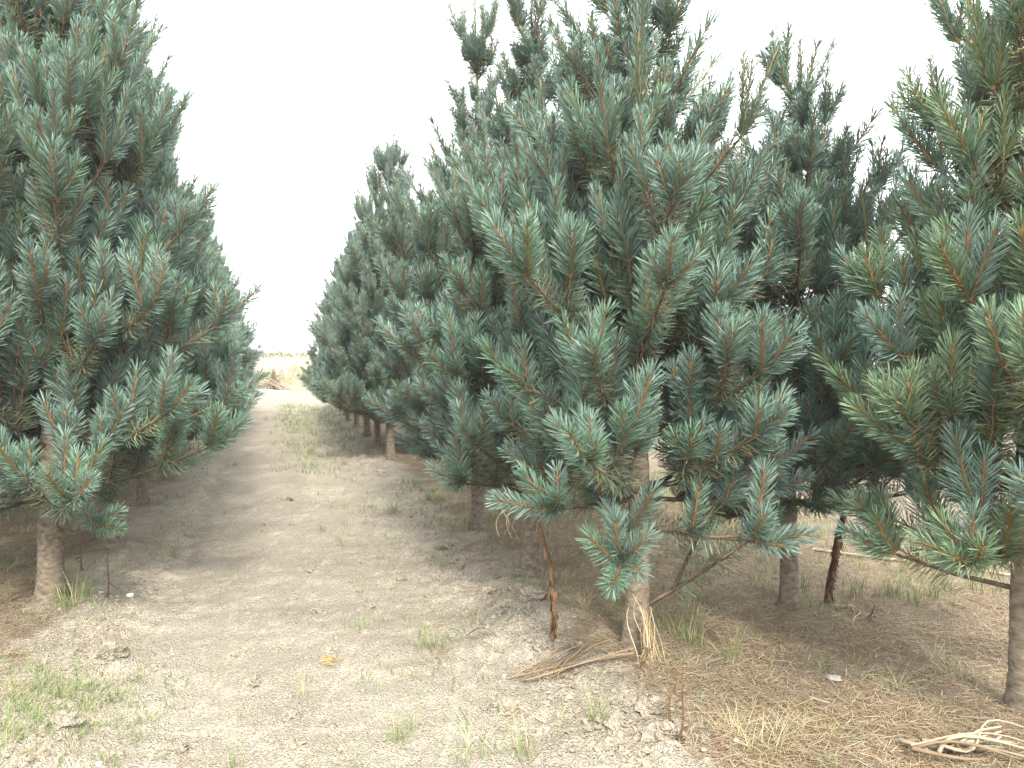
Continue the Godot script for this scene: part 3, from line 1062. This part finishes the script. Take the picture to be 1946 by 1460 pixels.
func build_distance():
	rng.seed = 120
	# dry reeds across the field
	var mb := MB.new()
	mb.flat = true
	for k in 26:
		var p := Vector3(rr(-0.5, 0.5), 0, rr(-0.5, 0.5))
		var h := rr(0.7, 1.25)
		var d := Vector3(rr(-0.12, 0.12), 1, rr(-0.12, 0.12))
		mb.blade(p, p + d * h * 0.5, p + d * h, Vector3(1, 0, rr(-0.5, 0.5)).normalized(), 0.035, lin(0.52, 0.45, 0.33), lin(0.58, 0.51, 0.39))
	var xs := []
	var cs := []
	for i in 2600:
		var d := rr(60.0, 74.0)
		var x := rr(-62.0, 62.0)
		xs.append(Transform3D(Basis(Vector3.UP, rr(0, TAU)).scaled(Vector3.ONE * rr(0.85, 1.2)), Vector3(x, height(x, -d), -d)))
		var k := rr(0.85, 1.12)
		cs.append(Color(k, k * rr(0.94, 1.04), k * rr(0.85, 1.05)))
	var o := cover("reeds", mb.mesh(), M.grass, xs, cs)
	tag(o, "band of pale dry reeds across the far field", "reeds")
	# far thicket
	mb = MB.new()
	mb.flat = true
	for k in 90:
		var p := Vector3(rr(-1, 1), rr(-1, 1), rr(-1, 1))
		if p.length() > 1.0: p = p.normalized() * rr(0.6, 1.0)
		p.y = absf(p.y) * 1.2
		var d := Vector3(rr(-1, 1), rr(-0.3, 1), rr(-1, 1)).normalized() * 0.3
		mb.blade(p, p + d * 0.5, p + d, d.cross(Vector3(rr(-1, 1), rr(-1, 1), rr(-1, 1))).normalized(), 0.2, lin(0.17, 0.20, 0.10), lin(0.2, 0.22, 0.11))
	xs = []; cs = []
	for i in 620:
		var d := rr(96.0, 112.0)
		var x := rr(-95.0, 95.0)
		xs.append(Transform3D(Basis(Vector3.UP, rr(0, TAU)).scaled(Vector3(1.3, rr(0.9, 1.55), 1.3)), Vector3(x, height(x, -d), -d)))
		var k := rr(0.8, 1.2)
		cs.append(Color(k * rr(0.9, 1.2), k, k))
	o = cover("thicket", mb.mesh(), M.grass, xs, cs)
	tag(o, "pale green thicket along the horizon behind the reeds", "thicket")
	# pile of brush, white board and white frame where the track ends
	var p := gp(520, 742); p.y = height(p.x, p.z)
	var t := thing("brush_pile", p, "heap of brown cut brush where the track ends", "brush pile")
	for k in 60:
		var az := rr(0, TAU)
		var f := Vector3(cos(az), 0, sin(az)) * rr(0.2, 0.75)
		var e := Vector3(-f.x * rr(0.0, 0.8), rr(0.35, 1.0), -f.z * rr(0.0, 0.8))
		put("twig", stalk(wavy(f, e, 0.12, 5), 0.02, 0.008, [lin(0.22, 0.165, 0.11), lin(0.28, 0.22, 0.15), lin(0.16, 0.12, 0.085)][k % 3], 4), M.straw, t)
	for k in 3:
		put("pole", stalk(wavy(Vector3(-0.5 + 0.2 * k, 0.55, 0.3), Vector3(0.7 + 0.15 * k, 0.02, 0.9), 0.05, 4), 0.022, 0.018, lin(0.30, 0.255, 0.19), 5), M.straw, t)
	p = gp(505, 745); p.y = height(p.x, p.z)
	t = thing("board", p, "weathered white board lying in front of the brush heap", "board")
	var bm := BoxMesh.new()
	bm.size = Vector3(1.15, 0.06, 0.22)
	var bo := put("plank", bm, M.paint, t)
	bo.position = Vector3(0, 0.06, 0)
	bo.rotation = Vector3(0, -0.1, -0.06)
	var bo2 := put("plank", bm, M.paint, t)
	bo2.position = Vector3(0.45, 0.03, 0.2)
	bo2.rotation = Vector3(0, -0.25, 0)
	p = gp(535, 722); p.y = height(p.x, p.z)
	t = thing("frame", p, "small white frame standing behind the brush heap", "frame")
	for s in [[Vector3(-0.24, 0.33, 0), Vector3(0.06, 0.66, 0.06)], [Vector3(0.24, 0.33, 0), Vector3(0.06, 0.66, 0.06)], [Vector3(0, 0.69, 0), Vector3(0.6, 0.07, 0.07)]]:
		var m := BoxMesh.new()
		m.size = s[1]
		put("rail" if s[1].x > 0.3 else "post", m, M.paint, t).position = s[0]

func _ready():
	# ---- camera
	var cam := Camera3D.new()
	cam.name = "camera"
	add_child(cam)
	cam.position = Vector3(0, EYE, 0)
	cam.rotation.x = PITCH
	cam.fov = rad_to_deg(2.0 * atan(730.0 / F))
	cam.near = 0.05
	cam.far = 900.0
	cam.current = true
	# ---- sky, air and exposure
	var sky_mat := ProceduralSkyMaterial.new()
	sky_mat.sky_top_color = Color(0.99, 0.995, 1.0)
	sky_mat.sky_horizon_color = Color(0.84, 0.84, 0.84)
	sky_mat.sky_curve = 0.3
	sky_mat.sky_energy_multiplier = 1.0
	sky_mat.ground_bottom_color = Color(0.5, 0.47, 0.42)
	sky_mat.ground_horizon_color = Color(0.9, 0.9, 0.88)
	sky_mat.sun_angle_max = 1.0
	var sky := Sky.new()
	sky.sky_material = sky_mat
	var env := Environment.new()
	env.background_mode = Environment.BG_SKY
	env.sky = sky
	env.tonemap_mode = Environment.TONE_MAPPER_LINEAR
	env.tonemap_exposure = 4.3
	env.fog_enabled = true
	env.fog_density = 0.0018
	env.fog_light_color = Color(0.96, 0.97, 1.0)
	env.sdfgi_enabled = true
	env.ssao_enabled = true
	env.ssil_enabled = true
	var we := WorldEnvironment.new()
	we.name = "world_environment"
	we.environment = env
	add_child(we)
	# ---- the sun behind the overcast
	var sun := DirectionalLight3D.new()
	sun.name = "sun"
	sun.light_energy = 0.5
	sun.light_angular_distance = 11.0
	sun.light_color = Color(1.0, 0.97, 0.92)
	sun.shadow_enabled = true
	sun.rotation_degrees = Vector3(-43, 14, 0)
	add_child(sun)

	n_low.seed = 1; n_low.frequency = 0.45; n_low.fractal_octaves = 2
	n_mid.seed = 2; n_mid.frequency = 2.2; n_mid.fractal_octaves = 3
	n_fine.seed = 3; n_fine.frequency = 6.5; n_fine.fractal_octaves = 3
	n_cell.seed = 6; n_cell.noise_type = FastNoiseLite.TYPE_CELLULAR; n_cell.frequency = 7.0; n_cell.fractal_octaves = 2; n_cell.cellular_jitter = 1.0
	n_cell.cellular_return_type = FastNoiseLite.RETURN_DISTANCE2_SUB
	n_patch.seed = 4; n_patch.frequency = 0.9; n_patch.fractal_octaves = 3
	rng.seed = 11
	make_materials()
	build_ground()
	rng.seed = 12
	make_shoots()
	plant_pines()
	build_distance()
	build_dead_stems()
	build_ground_cover()
	build_grass()

func plant_pines():
	# the double row right of the track
	var t1 := build_pine({"seed": 101, "fat": 1.12, "rings": 150, "h": 4.4, "r": 1.15, "low": 0.86, "tr": 0.058,
		"extra": [[0.2, 0.12, 0.9, 22.0, 0.05, 2], [0.74, -1.9, 0.85, -20.0, 0.10], [0.66, -0.75, 0.85, -8.0, 0.12], [0.8, -0.15, 0.9, -2.0, 0.12], [0.78, 2.6, 0.85, 4.0, 0.1], [0.8, -2.6, 0.8, -10.0, 0.12]]},
		gp(1203, 1238), "pine with loose straw leaning on the foot of its grey trunk", 300)
	var t2 := build_pine({"seed": 202, "fat": 1.05, "rings": 150, "h": 4.1, "r": 1.12, "low": 0.66, "tr": 0.06, "spire": 0.55,
		"extra": [[0.55, 3.0, 0.7, 14.0, 0.1, 2], [0.66, -2.6, 0.8, -4.0, 0.12]]},
		gp(1003, 1097), "pine with peeling strips on its trunk, next to a tall leaning dead stem", 220)
	var t3 := build_pine({"seed": 303, "fat": 0.95, "rings": 150, "h": 4.55, "r": 1.2, "low": 0.7, "tr": 0.055, "spire": 0.62,
		"extra": [[0.62, 3.1, 0.75, 8.0, 0.1], [0.66, -2.4, 0.7, -4.0, 0.12]]},
		gp(903, 1010), "pine with the tallest bare spire, trunk rising from dry yellow grass", 160)
	var t6 := build_pine({"seed": 606, "fat": 1.05, "rings": 150, "h": 3.45, "r": 1.2, "low": 0.78, "tr": 0.05,
		"extra": [[0.62, -2.5, 0.85, -8.0, 0.12], [0.66, -0.5, 0.9, -6.0, 0.12], [0.6, 2.6, 0.7, 0.0, 0.1], [0.64, -1.4, 0.6, 0.0, 0.15]]},
		gp(1500, 1165), "shorter pine with a dark trunk beside a shaggy brown dead stump", 260)
	var t7 := build_pine({"seed": 707, "rings": 150, "h": 4.5, "r": 1.0, "low": 0.7, "tr": 0.055, "warm": true,
		"extra": [[0.55, 2.75, 0.75, 12.0, 0.06, 2], [0.8, 2.5, 0.9, 20.0, 0.12], [0.95, -2.9, 0.9, 12.0, 0.15], [1.2, -2.2, 0.6, 30.0, 0.6]]},
		gp(1946, 1362), "pine standing behind the pale dry roots, its low limb reaching toward the stump", 300)
	# the row left of the track
	var l1 := build_pine({"seed": 111, "fat": 0.62, "rings": 150, "h": 5.0, "r": 1.36, "low": 0.66, "tr": 0.07,
		"extra": [[0.75, 0.2, 0.9, 4.0, 0.06, 2], [0.66, -0.6, 0.8, -14.0, 0.06, 2], [0.68, -1.6, 0.8, -6.0, 0.1], [0.7, -2.4, 0.8, -8.0, 0.1]]},
		gp(108, 1150), "pine with the thick pale grey trunk and grass at its foot", 300)
	var l2 := build_pine({"seed": 222, "fat": 0.62, "rings": 150, "h": 4.8, "r": 1.32, "low": 0.66, "tr": 0.05,
		"extra": [[0.55, -1.2, 0.5, -20.0, 0.02, 2]]},
		row(-1.37, 6.3), "pine right behind the thick-trunked one, low shoots hanging beside its trunk", 200)
	var l3 := build_pine({"seed": 333, "fat": 0.65, "h": 4.4, "r": 1.3, "low": 0.75, "tr": 0.055},
		row(-1.37, 7.8), "pine third along the left bank of the track, counted from the thick trunk", 120)
	var t4 := build_pine({"seed": 404, "fat": 0.62, "h": 4.6, "r": 1.3, "low": 0.55, "tr": 0.06},
		gp(739, 876), "pine with a clean bare stem beyond the gap in the row, beside tyre marks", 100)
	# plain ones whose copies fill the far parts of the rows
	var pa := build_pine({"seed": 505, "fat": 0.75, "h": 4.1, "r": 1.1, "low": 0.48, "tr": 0.05}, row(1.72, 12.9), "thin-stemmed pine just past the clean bare stem", 0)
	var pb := build_pine({"seed": 515, "fat": 0.7, "h": 4.3, "r": 1.22, "low": 0.5, "tr": 0.055}, row(-1.37, 9.3), "pine fourth along the left bank of the track", 0)
	var pc := build_pine({"seed": 525, "h": 3.9, "r": 1.1, "low": 0.48, "tr": 0.05}, row(3.2, 7.7), "pine hidden deep behind the straw-footed pine, in the second row", 0)
	var far_a := "pine in the far stretch of the row that passes the tyre marks"
	var far_b := "pine in the far stretch of the row that starts with the thick pale trunk"
	var back_a := "pine in the second row, behind the row that passes the tyre marks"
	var back_b := "pine in the second row, behind the row that starts with the thick pale trunk"
	var protos := [pa, pb, pc]
	rng.seed = 77
	for d in [14.4, 15.9, 17.4, 18.9, 20.4]:
		copy_pine(protos[rng.randi() % 3], row(1.72 + rr(-0.08, 0.08), d + rr(-0.15, 0.15)), far_a, rr(0, TAU), rr(0.93, 1.06))
	for d in [10.8, 12.3, 13.8, 15.3, 16.8, 18.3, 19.8, 21.3]:
		copy_pine(protos[rng.randi() % 3], row(-1.4 + rr(-0.08, 0.08), d + rr(-0.15, 0.15)), far_b, rr(0, TAU), rr(0.93, 1.06))
	for d in [9.2, 10.7, 12.4, 14.2]:
		copy_pine(protos[rng.randi() % 3], row(3.2 + rr(-0.1, 0.1), d + rr(-0.15, 0.15)), back_a, rr(0, TAU), rr(0.9, 1.02))
	for d in [5.6, 7.2, 8.9]:
		copy_pine(protos[rng.randi() % 3], row(-2.95 + rr(-0.1, 0.1), d + rr(-0.15, 0.15)), back_b, rr(0, TAU), rr(0.95, 1.06))
